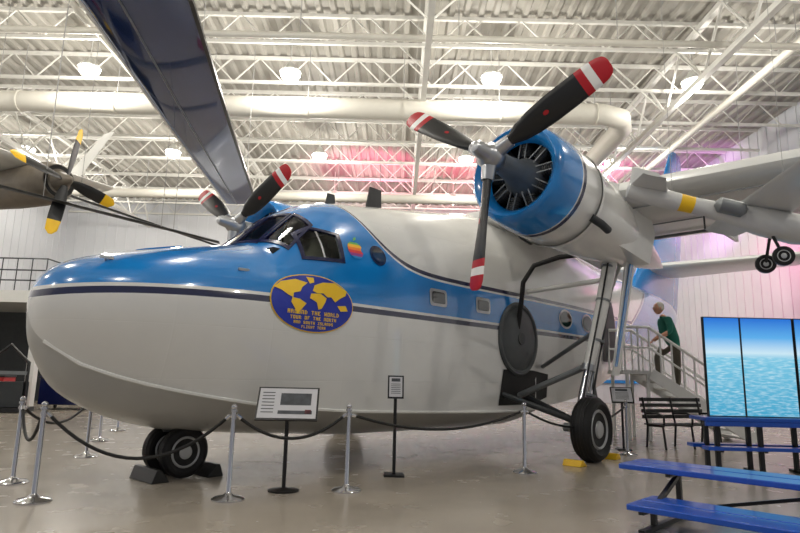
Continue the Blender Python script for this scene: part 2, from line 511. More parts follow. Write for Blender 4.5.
decal(b, ell(gx, gz, rx, ry, 40), m_gold, .010); decal(b, ell(gx, gz, rx * .975, ry * .96, 40), m_globe, .016)
conts = [
 [(-.90, .40), (-.72, .62), (-.4, .76), (-.15, .68), (-.28, .50), (-.33, .35), (-.48, .28), (-.5, .12), (-.62, .2), (-.75, .33)],
 [(-.16, .88), (0, .88), (.0, .72), (-.1, .66)],
 [(-.52, .12), (-.36, .10), (-.20, -.03), (-.31, -.24), (-.40, -.42), (-.46, -.24), (-.55, -.03)],
 [(-.09, .32), (.13, .36), (.28, .22), (.25, .08), (.16, -.16), (.08, -.20), (.04, .04), (-.12, .16)],
 [(-.05, .42), (0, .62), (.2, .76), (.5, .8), (.8, .56), (.78, .40), (.62, .26), (.5, .12), (.4, .28), (.3, .26), (.2, .38), (.05, .36)],
 [(.56, .0), (.78, .04), (.84, -.14), (.65, -.18)]]
for c in conts: decal(b, [(gx + p[0] * rx, gz + p[1] * ry) for p in c], m_gold, .022, cuts=1)
GL = {'E': ["111", "100", "110", "100", "111"], 'M': ["101", "111", "111", "101", "101"], 'R': ["110", "101", "110", "101", "101"], 'S': ["111", "100", "111", "001", "111"], 'O': ["111", "101", "101", "101", "111"], 'N': ["111", "101", "101", "101", "101"],
      'A': ["111", "101", "111", "101", "101"], 'T': ["111", "010", "010", "010", "010"], 'H': ["101", "101", "111", "101", "101"], 'L': ["100", "100", "100", "100", "111"], 'D': ["110", "101", "101", "101", "110"], 'U': ["101", "101", "101", "101", "111"], 'W': ["101", "101", "111", "111", "101"], 'I': ["111", "010", "010", "010", "111"], 'F': ["111", "100", "110", "100", "100"], 'G': ["111", "100", "101", "101", "111"], ' ': ["000"] * 5}
for txt, z0, px in (("AROUND THE WORLD", -.40, .0125), ("TOUR OF THE NORTH", -.57, .0105), ("AND SOUTH ISLANDS", -.72, .0090), ("FLIGHT TEAM", -.86, .0085)):
    W_ = len(txt) * 4 * px
    for i, ch in enumerate(txt):
        for r in range(5):
            row = GL.get(ch, GL['O'])[r]; c = 0
            while c < 3:
                if row[c] == '1':
                    c2_ = c
                    while c2_ + 1 < 3 and row[c2_ + 1] == '1': c2_ += 1
                    x0_ = gx - W_ / 2 + (i * 4 + c) * px; x1_ = gx - W_ / 2 + (i * 4 + c2_ + 1) * px; zt2 = gz + z0 * ry + (5 - r) * px * .8
                    decal(b, [(x0_, zt2 - px * .8), (x1_, zt2 - px * .8), (x1_, zt2), (x0_, zt2)], m_gold, .022, cuts=0); c = c2_ + 1
                else: c += 1
b.build("world_map_emblem", ac, norm=False)
b = MB()
cols = [(96, 178, 70), (250, 190, 40), (240, 130, 35), (220, 50, 55), (150, 60, 140), (20, 140, 210)]
cx, cz, R = 3.58, 2.97, .13
def aw(t):
    return (max(0, 1 - abs(t) ** 2.6)) ** .5 * (1 if t > -.1 else 1 - .18 * (abs(t) - .1))
for i in range(6):
    t0 = 1 - i / 3; t1 = 1 - (i + 1) / 3; L_ = []; R_ = []
    for k in range(5):
        t = t0 + (t1 - t0) * k / 4
        bite = max(0, (.36 ** 2 - (t - .12) ** 2)) ** .5
        xr = min(aw(t), 1.12 - bite) if bite > 0 else aw(t)
        L_.append((cx - aw(t) * R, cz + t * R)); R_.append((cx + xr * R, cz + t * R))
    mm = mat("logo_band_%d" % i, cols[i], .4)
    pl = L_ + R_[::-1]
    if i == 0: pl = L_[1:] + R_[1:][::-1]
    if i == 5: pl = L_[:-1] + R_[:-1][::-1]
    decal(b, pl, mm, .012, cuts=0)
decal(b, [(cx + .0, cz + R * 1.1), (cx + .02, cz + R * 1.45), (cx + .07, cz + R * 1.65), (cx + .06, cz + R * 1.3)], bpy.data.materials["logo_band_0"], .012, cuts=0)
b.build("fruit_emblem", ac, norm=False)

b = MB()
decal(b, rrect(12.0, 2.45, .95, 1.6, .12), m_steel, .010); decal(b, rrect(12.0, 2.45, .85, 1.5, .1), m_dgrey, .018)
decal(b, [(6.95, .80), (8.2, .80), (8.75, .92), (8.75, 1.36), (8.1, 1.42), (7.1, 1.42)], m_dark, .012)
b.build("boarding_door", ac, norm=False)
b = MB()
M = XM(P(7.6, 1.33, 1.98), P(0, 1, 0))
b.lathe([(.0, .67), (.06, .67), (.085, .64), (.085, .60), (.06, .57), (.085, .50), (.105, .30), (.11, .02)], m_well, 40, M)
b.lathe([(.10, .12), (.125, .11), (.13, .02)], m_dgrey, 20, M)
b.path([P(7.55, 1.38, 2.1), P(7.5, 1.5, 2.6), P(7.5, 1.55, 3.0), P(7.55, 1.75, 3.3), P(7.65, 2.2, 3.42), P(7.8, 2.9, 3.45)], .045, m_black, 10)
b.build("wheel_well", ac)

def foil(chord, th, n=14):
    o = []
    for i in range(n + 1):
        x = .5 * (1 - math.cos(pi * i / n)); y = 5 * th * (.2969 * x**.5 - .126 * x - .3516 * x**2 + .2843 * x**3 - .1036 * x**4)
        o.append((x * chord, y * chord * 1.15))
    for i in range(n - 1, 0, -1):
        x = .5 * (1 - math.cos(pi * i / n)); y = -5 * th * (.2969 * x**.5 - .126 * x - .3516 * x**2 + .2843 * x**3 - .1036 * x**4)
        o.append((x * chord, y * chord * .85))
    return o
b = MB(); rings = []
for l in (-13.2, -13.0, -10, -7, -4, -1.2, 0, 1.2, 4, 7, 10, 13.0, 13.2):
    al = abs(l); ch = 3.9 if al < 4 else 3.9 - (al - 4) * .15
    if al > 13.1: ch = 1.5
    le = 7.35 + (3.9 - ch) * .25; z = 4.34 + max(0, al - 4) * .012
    rings.append([P(le + x, l, z + y) for x, y in foil(ch, .145 if al < 13.1 else .06)])
b.loft(rings, m_wing)
for l0 in (-1, 1):
    b.beam(P(10.35, 1.6 * l0, 4.16), P(10.2, 9.0 * l0, 4.2), .05, .05, m_grey)
    for l in (2.2, 4.3, 6.2, 8.2): b.beam(P(10.1, l * l0, 4.1), P(11.1, l * l0, 4.12), .06, .14, m_wing)
    b.beam(P(7.75, 1.5 * l0, 4.1), P(7.75, 12 * l0, 4.2), .02, .02, m_grey)
    b.beam(P(8.9, 1.5 * l0, 4.06), P(8.9, 12 * l0, 4.18), .02, .02, m_grey)
b.build("wing", ac)

b = MB(); rings = []
for z, a0, a1 in ((3.6, 16.0, 20.9), (4.6, 17.0, 21.2), (6.2, 18.7, 21.8), (8.6, 20.2, 22.3), (9.9, 21.1, 22.5), (10.15, 21.6, 22.4)):
    rings.append([V((a0 + x, y, z)) for x, y in foil(a1 - a0, .09)])
b.loft(rings, m_blue)
b.build("tail_fin", ac)
b = MB(); rings = []
for l in (-4.9, -4.7, 0, 4.7, 4.9):
    al = abs(l); ch = 2.9 - al * .22
    if al > 4.8: ch = .9
    rings.append([P(17.9 + (2.9 - ch) * .4 + x, l, 5.0 + y) for x, y in foil(ch, .12 if al < 4.8 else .05)])
b.loft(rings, m_wing)
b.build("tailplane", ac)
b = MB()
b.loft([[V((4.9 + x, y, 4.04)) for x, y in foil(.42, .12, 8)], [V((5.0 + x, y, 4.5)) for x, y in foil(.3, .12, 8)]], m_blk)
b.loft([[V((4.0 + x, y, 3.92)) for x, y in foil(.25, .12, 8)], [V((4.05 + x, y, 4.16)) for x, y in foil(.16, .12, 8)]], m_dgrey)
b.build("blade_antenna", ac)

TILT = math.radians(5)
m_eng = mat("engine_crankcase", (112, 116, 118), .4, .4, var=.15)
m_cyl = mat("engine_cylinder", (62, 65, 67), .5, .4, var=.2)
def engine(l, ang0):
    hubM = Matrix.Translation(P(4.25, l, 4.13)) @ Matrix.Rotation(TILT, 4, 'Y')
    e = empty("engine", (0, 0, 0)); e.parent = ac; e.matrix_local = hubM
    q = MB()
    prof = [(.80, .50), (.66, .54), (.60, .60), (.565, .645), (.60, .69), (.70, .72), (.90, .742), (1.12, .75), (1.15, .751), (1.18, .751), (1.26, .752), (1.29, .752), (1.75, .75), (1.80, .72), (2.3, .70), (3.0, .64), (3.8, .52), (4.8, .36), (5.8, .16), (6.3, .03)]
    ms = []
    for i in range(len(prof) - 1):
        x = prof[i][0]
        if i < 8: ms.append(m_blue)
        elif abs(x - 1.18) < .001: ms.append(m_navy)
        else: ms.append(m_white)
    q.lathe(prof, m_white, 48, mats=ms, cap=False)
    q.lathe([(1.76, .765), (1.80, .765), (1.92, .735), (1.92, .70)], m_white, 48, cap=False)
    q.loft([[V((x, y * w_, z)) for (y, z) in ((-.5, .62 - dz), (.5, .62 - dz), (.62, .1), (.5, -.45), (-.5, -.45), (-.62, .1))] for x, w_, dz in ((2.2, .6, .1), (3.2, .9, .0), (4.4, .9, .0))], m_white)
    for s_ in (-1, 1): q.path([(1.7, s_ * .60, -.42), (1.95, s_ * .65, -.46), (2.2, s_ * .64, -.48)], .06, m_dgrey, 12)
    q.build("nacelle", e, ang=40)
    q = MB()
    q.lathe([(1.05, .03), (1.05, .72)], m_dark, 32, cap=False)
    q.lathe([(1.0, .30), (.78, .27), (.70, .20), (.52, .17), (.40, .15), (.2, .13), (.10, .12)], m_eng, 24)
    for k in range(9):
        an = 2 * pi * k / 9 + .2; d = V((0, math.cos(an), math.sin(an)))
        c0 = V((.90, 0, 0)); RM = V((1, 0, 0)).rotation_difference(d).to_matrix().to_4x4()
        for j in range(10):
            r0 = .32 + j * .03
            q.lathe([(r0, .10), (r0 + .016, .10)], m_cyl, 12, Matrix.Translation(c0) @ RM)
        q.tube(c0 + d * .28, c0 + d * .6, .07, m_dgrey)
        q.box((0, 0, 0), (.12, .15, .16), m_eng, Matrix.Translation(c0 + d * .61) @ RM)
        for s_ in (-.05, .05):
            sd = V((0, -d.z, d.y)) * s_
            q.tube(V((.76, 0, 0)) + d * .25 + sd, V((.82, 0, 0)) + d * .58 + sd, .011, m_grey, n=6)
    q.build("radial_engine", e)
    q = MB()
    q.lathe([(.2, .12), (.13, .17), (-.05, .18), (-.12, .14), (-.16, .11), (-.30, .10), (-.36, .07), (-.38, .01)], m_steel, 24)
    R = 1.8
    for k in range(3):
        an = math.radians(ang0 + 120 * k); d = V((0, -math.cos(an), math.sin(an))); t_ = V((1, 0, 0)).cross(d)
        q.tube(d * .1, d * .34, .105, m_steel, .085, 16)
        rs = [.24, .36, .5, .7, .95, 1.2, 1.40, 1.405, 1.505, 1.51, 1.61, 1.615, 1.7, 1.76, 1.79, 1.80]
        ws = [.06, .075, .13, .16, .175, .175, .172, .172, .168, .168, .163, .163, .15, .125, .09, .05]
        rr = []; ms = []
        for i, r in enumerate(rs):
            tw = math.radians(60 - 40 * (r / R)); th = max(.008, .06 * (1 - r / R) + .012)
            if i == 0: th = .06
            cd = (t_ * math.cos(tw) + V((1, 0, 0)) * math.sin(tw)); nn = d.cross(cd)
            rr.append([d * r + cd * ws[i] * math.cos(2 * pi * j / 14) + nn * th * math.sin(2 * pi * j / 14) for j in range(14)])
            mid = (r + rs[min(i + 1, len(rs) - 1)]) / 2
            ms.append(m_red if mid > 1.61 else m_bwhite if mid > 1.505 else m_red if mid > 1.403 else m_blade)
        q.loft(rr, m_blade, True, None, ms[:-1])
        tw = math.radians(60 - 40 * .5); cd = (t_ * math.cos(tw) + V((1, 0, 0)) * math.sin(tw)); nn = d.cross(cd)
        for s_ in (-1, 1):
            q.add([d * (.9 + .04 * math.cos(j * pi / 8)) + cd * .028 * math.sin(j * pi / 8) + nn * s_ * .048 for j in range(16)], [list(range(16))], m_red)
    q.build("propeller", e, ang=45)
engine(3.0, 26); engine(-3.0, 28)

def wheel(q, c, ax, R, w, side):
    M = XM(c, ax)
    q.lathe([(-w / 2 * .7, R * .62), (-w / 2, R * .78), (-w / 2 * .9, R * .9), (-w / 2 * .55, R * .985), (-w * .12, R), (w * .12, R), (w / 2 * .55, R * .985), (w / 2 * .9, R * .9), (w / 2, R * .78), (w / 2 * .7, R * .62)], m_black, 40, M)
    for k in (-.25, -.08, .08, .25): q.lathe([(k * w - .006, R * 1.0), (k * w, R * 1.008), (k * w + .006, R * 1.0)], m_blk, 40, M)
    for s_ in (-1, 1):
        q.lathe([(s_ * w * .34, R * .63), (s_ * w * .42, R * .58), (s_ * w * .34, R * .52), (s_ * w * .30, R * .3), (s_ * w * .42, R * .24), (s_ * w * .46, R * .05)], m_rim, 32, M)
        for k in range(8):
            an = k * pi / 4
            q.lathe([(s_ * w * .29, .03 * R / .35), (s_ * w * .33 + s_ * .004, .03 * R / .35)], m_dark, 10, M @ Matrix.Translation((0, R * .4 * math.cos(an), R * .4 * math.sin(an))))
q = MB(); ng = 1.80
for s_ in (-1, 1): wheel(q, P(ng, .20 * s_, .305), P(0, 1, 0), .30, .17, s_)
q.tube(P(ng, -.22, .305), P(ng, .22, .305), .05, m_grey)
q.tube(P(ng, 0, .33), P(ng - .02, 0, .75), .055, m_chrome); q.tube(P(ng - .02, 0, .6), P(ng - .05, 0, 1.2), .085, m_grey)
q.path([P(ng + .08, 0, .4), P(ng + .3, 0, .55), P(ng + .1, 0, .72)], .025, m_grey)
q.tube(P(ng, .0, .62), P(ng + .7, .0, .85), .04, m_grey)
for s_ in (-1, 1):
    q.loft([[P(ng - .18, s_ * .14, .74), P(ng + .22, s_ * .14, .68), P(ng + .22, s_ * .16, .68), P(ng - .18, s_ * .16, .74)], [P(ng - .12, s_ * .10, .52), P(ng + .1, s_ * .10, .52), P(ng + .1, s_ * .12, .52), P(ng - .12, s_ * .12, .52)]], m_grey)
q.build("nose_gear", ac)
q = MB()
for s_ in (1, -1):
    L = lambda a, l, z: P(a, l * s_, z)
    wheel(q, L(7.3, 2.87, .5), P(0, 1, 0), .5, .34, s_)
    q.tube(L(7.3, 2.4, .5), L(7.3, 2.9, .5), .07, m_grey)
    q.path([L(7.3, 2.60, .42), L(7.5, 2.66, 1.1), L(7.68, 2.74, 1.7)], .07, m_chrome, 14)
    q.path([L(7.6, 2.70, 1.45), L(7.85, 2.82, 2.3), L(8.2, 3.0, 3.75), L(8.25, 3.02, 4.15)], [.095, .11, .13, .15], m_white, 16)
    q.lathe([(0, .12), (.1, .12)], m_steel, 16, XM(L(7.59, 2.70, 1.42), L(.22, .1, .85)))
    q.path([L(7.42, 2.6, .55), L(8.0, 2.64, .95), L(7.7, 2.70, 1.45)], .035, m_grey, 8)
    q.tube(L(7.62, 2.68, 1.5), L(7.6, 1.34, .95), .055, m_grey); q.tube(L(7.35, 2.5, .62), L(7.9, 1.3, .95), .06, m_dgrey)
    q.tube(L(7.35, 2.5, .62), L(7.1, 1.3, 1.0), .05, m_dgrey)
    q.tube(L(7.8, 2.78, 2.1), L(8.5, 1.36, 1.5), .04, m_grey)
    q.tube(L(7.85, 2.82, 2.3), L(9.1, 3.0, 4.1), .045, m_white); q.tube(L(8.0, 2.9, 3.0), L(8.0, 1.35, 2.9), .045, m_white)
    for j, dd in enumerate(((.13, .0), (.17, .04), (-.12, .02))):
        q.path([L(7.3 + dd[0], 2.7 + dd[1], .6), L(7.62 + dd[0], 2.77 + dd[1], 1.6), L(7.92 + dd[0], 2.87 + dd[1], 2.6), L(8.2 + dd[0], 3.0 + dd[1], 3.8)], .016, m_blk if j else m_steel, 6)
    for zz in (1.0, 1.9, 2.6, 3.2): q.lathe([(0, .125), (.04, .125)], m_grey, 14, XM(L(7.35 + zz * .22, 2.60 + zz * .1, zz), L(.22, .1, .85)))
    q.loft([[L(7.95, 2.95, 1.35), L(8.2, 2.95, 1.35), L(8.2, 2.98, 1.35), L(7.95, 2.98, 1.35)], [L(8.25, 3.15, 3.4), L(8.65, 3.15, 3.4), L(8.65, 3.18, 3.4), L(8.25, 3.18, 3.4)]], m_white)
    q.loft([[L(8.0, 2.99, 1.5), L(8.1, 2.99, 1.5), L(8.1, 3.0, 1.5), L(8.0, 3.0, 1.5)], [L(8.36, 3.185, 3.3), L(8.5, 3.185, 3.3), L(8.5, 3.2, 3.3), L(8.36, 3.2, 3.3)]], m_blue)
q.build("main_gear", ac)
b = MB()
ringd(b, ell(1.35, 0.0, .28, .26, 10), 1.0, .86, m_blue, .012, 'l', 1)
for s_ in (-1, 1):
    for a in (.55, 1.9):
        l = hw(a, 2.42) * .97
        b.box((a, -s_ * l, 2.47), (.14, .03, .03), m_steel); b.tube((a, -s_ * (l - .04), 2.44), (a, -s_ * l, 2.47), .012, m_steel, n=6)
    pts = []
    for a in [.12 + .3 * i for i in range(27)]:
        s2 = sec(a); pts.append(P(a, s_ * (s2[2] + .010), s2[1]))
    b.path(pts, .022, m_white, 6)
b.build("hull_fittings", ac)

def a2w(a, l, z):
    c, s_ = math.cos(PHI), math.sin(PHI)
    return V((-3.93 + c * a + s_ * l, 6.36 + s_ * a - c * l, z))
def chock(a, l, m, L=.16, w=.5, h=.15, sgn=1):
    q = MB(); q.loft([[V((-L, -w / 2, 0)), V((L, -w / 2, 0)), V((L * .5, -w / 2, h)), V((-L * .0, -w / 2, h))], [V((-L, w / 2, 0)), V((L, w / 2, 0)), V((L * .5, w / 2, h)), V((-L * .0, w / 2, h))]], m)
    q.build("wheel_chock", None, a2w(a, l, 0), (0, 0, PHI + (0 if sgn > 0 else pi)), bevel=.01)
chock(ng + .35, .1, m_blk, .11, .58, .15, 1); chock(ng - .35, .1, m_blk, .11, .58, .15, -1)
chock(7.93, 2.87, m_yel, .11, .3, .09, 1); chock(6.67, 2.87, m_yel, .11, .3, .09, -1)

# ------------------------------------------------------------------ barriers
def stanchion(x, y):
    q = MB(); M = XM((0, 0, 0), (0, 0, 1))
    q.lathe([(0, .165), (.012, .165), (.03, .14), (.045, .06), (.07, .03), (.08, .024), (.86, .024), (.865, .036), (.885, .036), (.89, .022), (.905, .03), (.925, .03), (.94, .015), (.945, .002)], m_chrome, 24, M)
    q.lathe([(.80, .034), (.84, .034)], m_chrome, 20, M)
    q.build("stanchion", None, (x, y, 0), ang=50)
SP = dict(A=(-4.25, 7.0), B=(-3.47, 6.08), C=(-1.68, 6.37), D=(-.54, 6.98), E=(1.77, 8.56), F=(-4.52, 9.13), G=(-5.29, 11.1), Hh=(-5.84, 13.0), I=(4.04, 10.85))
for k in SP: stanchion(*SP[k])
def rope(p, q_, sag, z0=.82, z1=.82):
    d_ = V((q_[0] - p[0], q_[1] - p[1], 0)).normalized() * .045
    p = (p[0] + d_.x, p[1] + d_.y); q_ = (q_[0] - d_.x, q_[1] - d_.y)
    r = MB(); pts = []
    for i in range(19):
        t = i / 18; pts.append((p[0] + (q_[0] - p[0]) * t, p[1] + (q_[1] - p[1]) * t, z0 + (z1 - z0) * t - sag * 4 * t * (1 - t)))
    r.path(pts, .017, m_black, 8)
    for e_, f_ in ((pts[0], pts[1]), (pts[-1], pts[-2])): r.lathe([(-.015, .022), (.04, .022)], m_chrome, 10, XM(e_, V(f_) - V(e_)))
    r.build("barrier_rope")
rope(SP['B'], SP['C'], .42); rope(SP['C'], SP['D'], .24); rope(SP['D'], SP['E'], .20); rope(SP['E'], SP['I'], .28)
rope(SP['A'], SP['B'], .3); rope(SP['A'], SP['F'], .25); rope(SP['F'], SP['G'], .2); rope(SP['G'], SP['Hh'], .2)

# ------------------------------------------------------------------ signs
m_pic = mat("sign_picture", (70, 74, 80), .5, var=.8, scale=14)
m_ink = mat("sign_ink", (110, 40, 50), .5)
def sign(x, y, zc, w, h, tilt, yaw, disc):
    e = empty("information_sign", (x, y, 0), (0, 0, yaw)); q = MB(); Mz = XM((0, 0, 0), (0, 0, 1))
    if disc: q.lathe([(0, .17), (.015, .17), (.03, .05), (.04, .02)], m_blk, 28, Mz)
    else: q.box((0, 0, .012), (.26, .26, .024), m_blk)
    q.tube((0, 0, .02), (0, 0, zc), .022, m_blk)
    M = Matrix.Translation((0, -.02, zc)) @ Matrix.Rotation(tilt, 4, 'X')
    q.box((0, 0, 0), (w, .025, h), m_blk, M)
    q.box((0, -.015, 0), (w - .04, .006, h - .04), m_paper, M)
    if w > .6:
        q.box((w * .13, -.019, h * .12), (w * .5, .004, h * .36), m_pic, M)
        q.box((w * .13, -.0195, -h * .28), (w * .55, .004, h * .1), m_pic, M)
        for j in range(7): q.box((-w * .32, -.019, h * .32 - j * h * .1), (w * .2, .004, .008), m_dgrey, M)
        q.box((w * .34, -.0195, -h * .26), (w * .1, .004, h * .12), m_ink, M)
    else:
        for j in range(6): q.box((0, -.019, h * .12 - j * h * .08), (w * .6, .004, .006), m_dgrey, M)
        q.box((0, -.019, h * .3), (w * .55, .004, h * .14), m_pic, M)
    q.build("sign_stand", e, bevel=0)
sign(-1.22, 6.9, .93, .68, .42, math.radians(-35), math.radians(4), True)
sign(-.02, 8.07, 1.12, .21, .30, math.radians(-12), math.radians(2), False)
sign(4.25, 11.6, 1.0, .4, .34, math.radians(-35), math.radians(-10), False)

# ------------------------------------------------------------------ boarding stairs
e = empty("boarding_stairs", (0, 0, 0))
q = MB(); x0, x1, y0, y1, zp = 5.55, 7.75, 13.35, 14.35, 1.50
q.box(((4.95 + x0) / 2, (y0 + y1) / 2, zp - .04), (x0 - 4.95, y1 - y0, .08), m_stair)
for px in (5.05, 5.5):
    for py in (y0 + .04, y1 - .04): q.beam((px, py, 0), (px, py, zp), .06, .06, m_stair)
N = 9
for i in range(N):
    t = (i + .5) / N; q.box((x0 + (x1 - x0) * t, (y0 + y1) / 2, zp * (1 - (i + 1) / (N + 0.0)) + .09), ((x1 - x0) / N + .04, y1 - y0 - .06, .04), m_stair)
for py in (y0, y1):
    q.beam((x0, py, zp - .06), (x1, py, .06), .05, .24, m_stair)
    q.path([(5.0, py, zp + .95), (x0, py, zp + .95), (x1, py, .98), (x1 + .02, py, .1)], .035, m_stair, 10)
    q.path([(5.0, py, zp + .5), (x0, py, zp + .5), (x1, py, .5)], .024, m_stair, 8)
    for i in range(10):
        t = i / 9; xx = x0 + (x1 - x0) * t; zb = zp * (1 - t)
        q.tube((xx, py, max(0.02, zb - .05)), (xx, py, zb + .96), .022, m_stair, n=8)
    for xx in (5.0, 5.3): q.tube((xx, py, zp), (xx, py, zp + .95), .022, m_stair, n=8)
q.build("stair_frame", e)

# ------------------------------------------------------------------ man on the stairs
def skin(name, vs, es, rad, root=0, subs=2):
    me = bpy.data.meshes.new(name); me.from_pydata([tuple(v) for v in vs], es, [])
    ob = bpy.data.objects.new(name, me); COL.objects.link(ob)
    ob.modifiers.new("s", 'SKIN')
    for i, r in enumerate(rad):
        sv = me.skin_vertices[0].data[i]; sv.radius = (r, r) if not isinstance(r, tuple) else r; sv.use_root = (i == root)
    m_ = ob.modifiers.new("u", 'SUBSURF'); m_.levels = subs; m_.render_levels = subs
    dg = bpy.context.evaluated_depsgraph_get(); dg.update()
    out = bpy.data.meshes.new_from_object(ob.evaluated_get(dg))
    bpy.data.objects.remove(ob)
    return out
m_skin = mat("skin", (214, 156, 128), .5); m_shirt = mat("green_shirt", (20, 104, 88), .8, bump=.3, scale=30)
m_pants = mat("khaki_trousers", (96, 90, 78), .8, bump=.2, scale=30); m_hair = mat("grey_hair", (206, 200, 190), .8, bump=.5, scale=60); m_shoe = mat("shoe", (40, 34, 30), .5)
mx_, my_ = 6.22, 13.66
zs = lambda X: zp * (1 - (math.floor((X - x0) / ((x1 - x0) / N)) + 1) / N) + .11
zA = zs(mx_ + .02); zB = zs(mx_ - .30)
SM = 1.10
man = empty("man", (mx_, my_, zA * (1 - SM)), (0, 0, pi)); man.scale = (SM, SM, SM)
hz = zA + .90
vs = [(0, 0, hz + .04), (.05, 0, hz + .2), (.13, 0, hz + .42), (.17, 0, hz + .54), (.21, 0, hz + .62),
      (.14, .19, hz + .49), (.16, .27, hz + .24), (.40, .27, hz + .12), (.14, -.19, hz + .49), (.09, -.28, hz + .24), (.28, -.30, hz + .08),
      (.0, .1, hz - .03), (-.02, .1, zA + .49), (-.02, .1, zA + .09), (.14, .11, zA + .03),
      (.02, -.1, hz - .03), (.30, -.1, zB + .50), (.28, -.1, zB + .09), (.43, -.1, zB + .03)]
es = [(0, 1), (1, 2), (2, 3), (3, 4), (2, 5), (5, 6), (6, 7), (2, 8), (8, 9), (9, 10), (0, 11), (11, 12), (12, 13), (13, 14), (0, 15), (15, 16), (16, 17), (17, 18)]
rad = [(.18, .16), (.18, .16), (.20, .16), .07, .06, .085, .06, .038, .085, .06, .038, .11, .075, .05, .038, .11, .075, .05, .038]
me = skin("body", vs, es, rad)
for mm in (m_shirt, m_skin, m_pants, m_shoe): me.materials.append(mm)
for p in me.polygons:
    c = p.center; p.use_smooth = True; k = 0
    if c.z < hz - .02 and c.x < .55 and abs(c.y) < .24: k = 2
    if c.z > hz + .57: k = 1
    if (c.y > .2 and c.x > .24) or (c.y < -.23 and c.z < hz + .2): k = 1
    if (c.x < .2 and c.z < zA + .1 and c.y > 0) or (c.y < 0 and c.z < zB + .1 and c.z < hz - .3): k = 3
    p.material_index = k
ob = bpy.data.objects.new("body", me); COL.objects.link(ob); ob.parent = man
q = MB(); hc = V((.26, 0, hz + .74))
def blob(c, r, m, n=14, f=None):
    rings = []
    for i in range(n + 1):
        th = pi * i / n; rr = []
        for j in range(n * 2):
            ph = 2 * pi * j / (n * 2); d = V((math.sin(th) * math.cos(ph), math.sin(th) * math.sin(ph), math.cos(th)))
            if i in (0, n): d = V((.001 * math.cos(ph), .001 * math.sin(ph), d.z))
            p = V((d.x * r[0], d.y * r[1], d.z * r[2]))
            if f: p = f(p, d)
            rr.append(V(c) + p)
        rings.append(rr)
    q.loft(rings, m)
def headf(p, d):
    if d.z < 0: p.y *= 1 - .25 * abs(d.z); p.x = p.x * (1 - .12 * abs(d.z)) + .012 * abs(d.z)
    return p
blob(hc, (.105, .082, .125), m_skin, 14, headf)
blob(hc + V((-.02, 0, .024)), (.103, .09, .116), m_hair, 12, lambda p, d: V((min(p.x, .045 + max(0, d.z) * .05), p.y, max(p.z, -.06))))
for s_ in (-1, 1):
    blob(hc + V((-.01, s_ * .084, 0)), (.018, .012, .03), m_skin, 6)
    blob(hc + V((.093, s_ * .03, .012)), (.012, .014, .009), m_bwhite, 6); blob(hc + V((.102, s_ * .03, .012)), (.005, .007, .007), m_dark, 6)
    blob(hc + V((.095, s_ * .03, .035)), (.012, .022, .005), m_hair, 6)
q.loft([[hc + V((.095, 0, .02)), hc + V((.09, .008, .0)), hc + V((.09, -.008, 0))], [hc + V((.127, 0, -.018)), hc + V((.10, .018, -.03)), hc + V((.10, -.018, -.03))]], m_skin)
blob(hc + V((.092, 0, -.055)), (.01, .026, .006), m_ink, 6)
q.build("head", man, ang=60)
for wr, dirv, nm in ((V(vs[7]), V((1, .0, -.25)), "hand_left"), (V(vs[10]), V((.8, 0, -.5)), "hand_right")):
    d = dirv.normalized(); sd = V((0, 1, 0)); dn = sd.cross(d).normalized() * -1
    if dn.z > 0: dn = -dn
    pv = [wr, wr + d * .045, wr + d * .09]; pe = [(0, 1), (1, 2)]; pr = [.026, (.034, .018), (.036, .016)]
    for k, (off, ln) in enumerate(((-.030, .07), (-.010, .08), (.011, .075), (.030, .058))):
        i0 = len(pv); b0 = wr + d * .092 + sd * off
        pv += [b0, b0 + d * ln * .45 + dn * .008, b0 + d * ln * .7 + dn * ln * .35, b0 + d * ln * .75 + dn * ln * .65]
        pe += [(2, i0), (i0, i0 + 1), (i0 + 1, i0 + 2), (i0 + 2, i0 + 3)]; pr += [.010, .0095, .009, .008]
    i0 = len(pv); pv += [wr + d * .035 + sd * -.035, wr + d * .07 + sd * -.05 + dn * .02, wr + d * .095 + sd * -.045 + dn * .045]
    pe += [(1, i0), (i0, i0 + 1), (i0 + 1, i0 + 2)]; pr += [.013, .0105, .009]
    me = skin(nm, pv, pe, pr, 0, 1); me.materials.append(m_skin)
    for p in me.polygons: p.use_smooth = True
    ob = bpy.data.objects.new(nm, me); COL.objects.link(ob); ob.parent = man

# ------------------------------------------------------------------ park bench
e = empty("park_bench", (5.67, 12.2, 0), (0, 0, math.radians(20))); q = MB()
for s_ in (-.7, 0, .7):
    q.path([(s_, .25, .0), (s_, .2, .42), (s_, .25, .60), (s_, .32, .95)], .022, m_blk)
    q.path([(s_, -.25, 0), (s_, -.2, .42), (s_, .2, .42)], .022, m_blk)
    q.path([(s_, -.22, .42), (s_, -.24, .62), (s_, -.1, .66), (s_, .26, .64)], .02, m_blk)
for j in range(5): q.box((0, -.2 + j * .095, .445), (1.55, .07, .025), m_blk)
for j in range(4): q.box((0, .25 + j * .022, .58 + j * .11), (1.55, .025, .07), m_blk)
q.build("bench_frame", e)

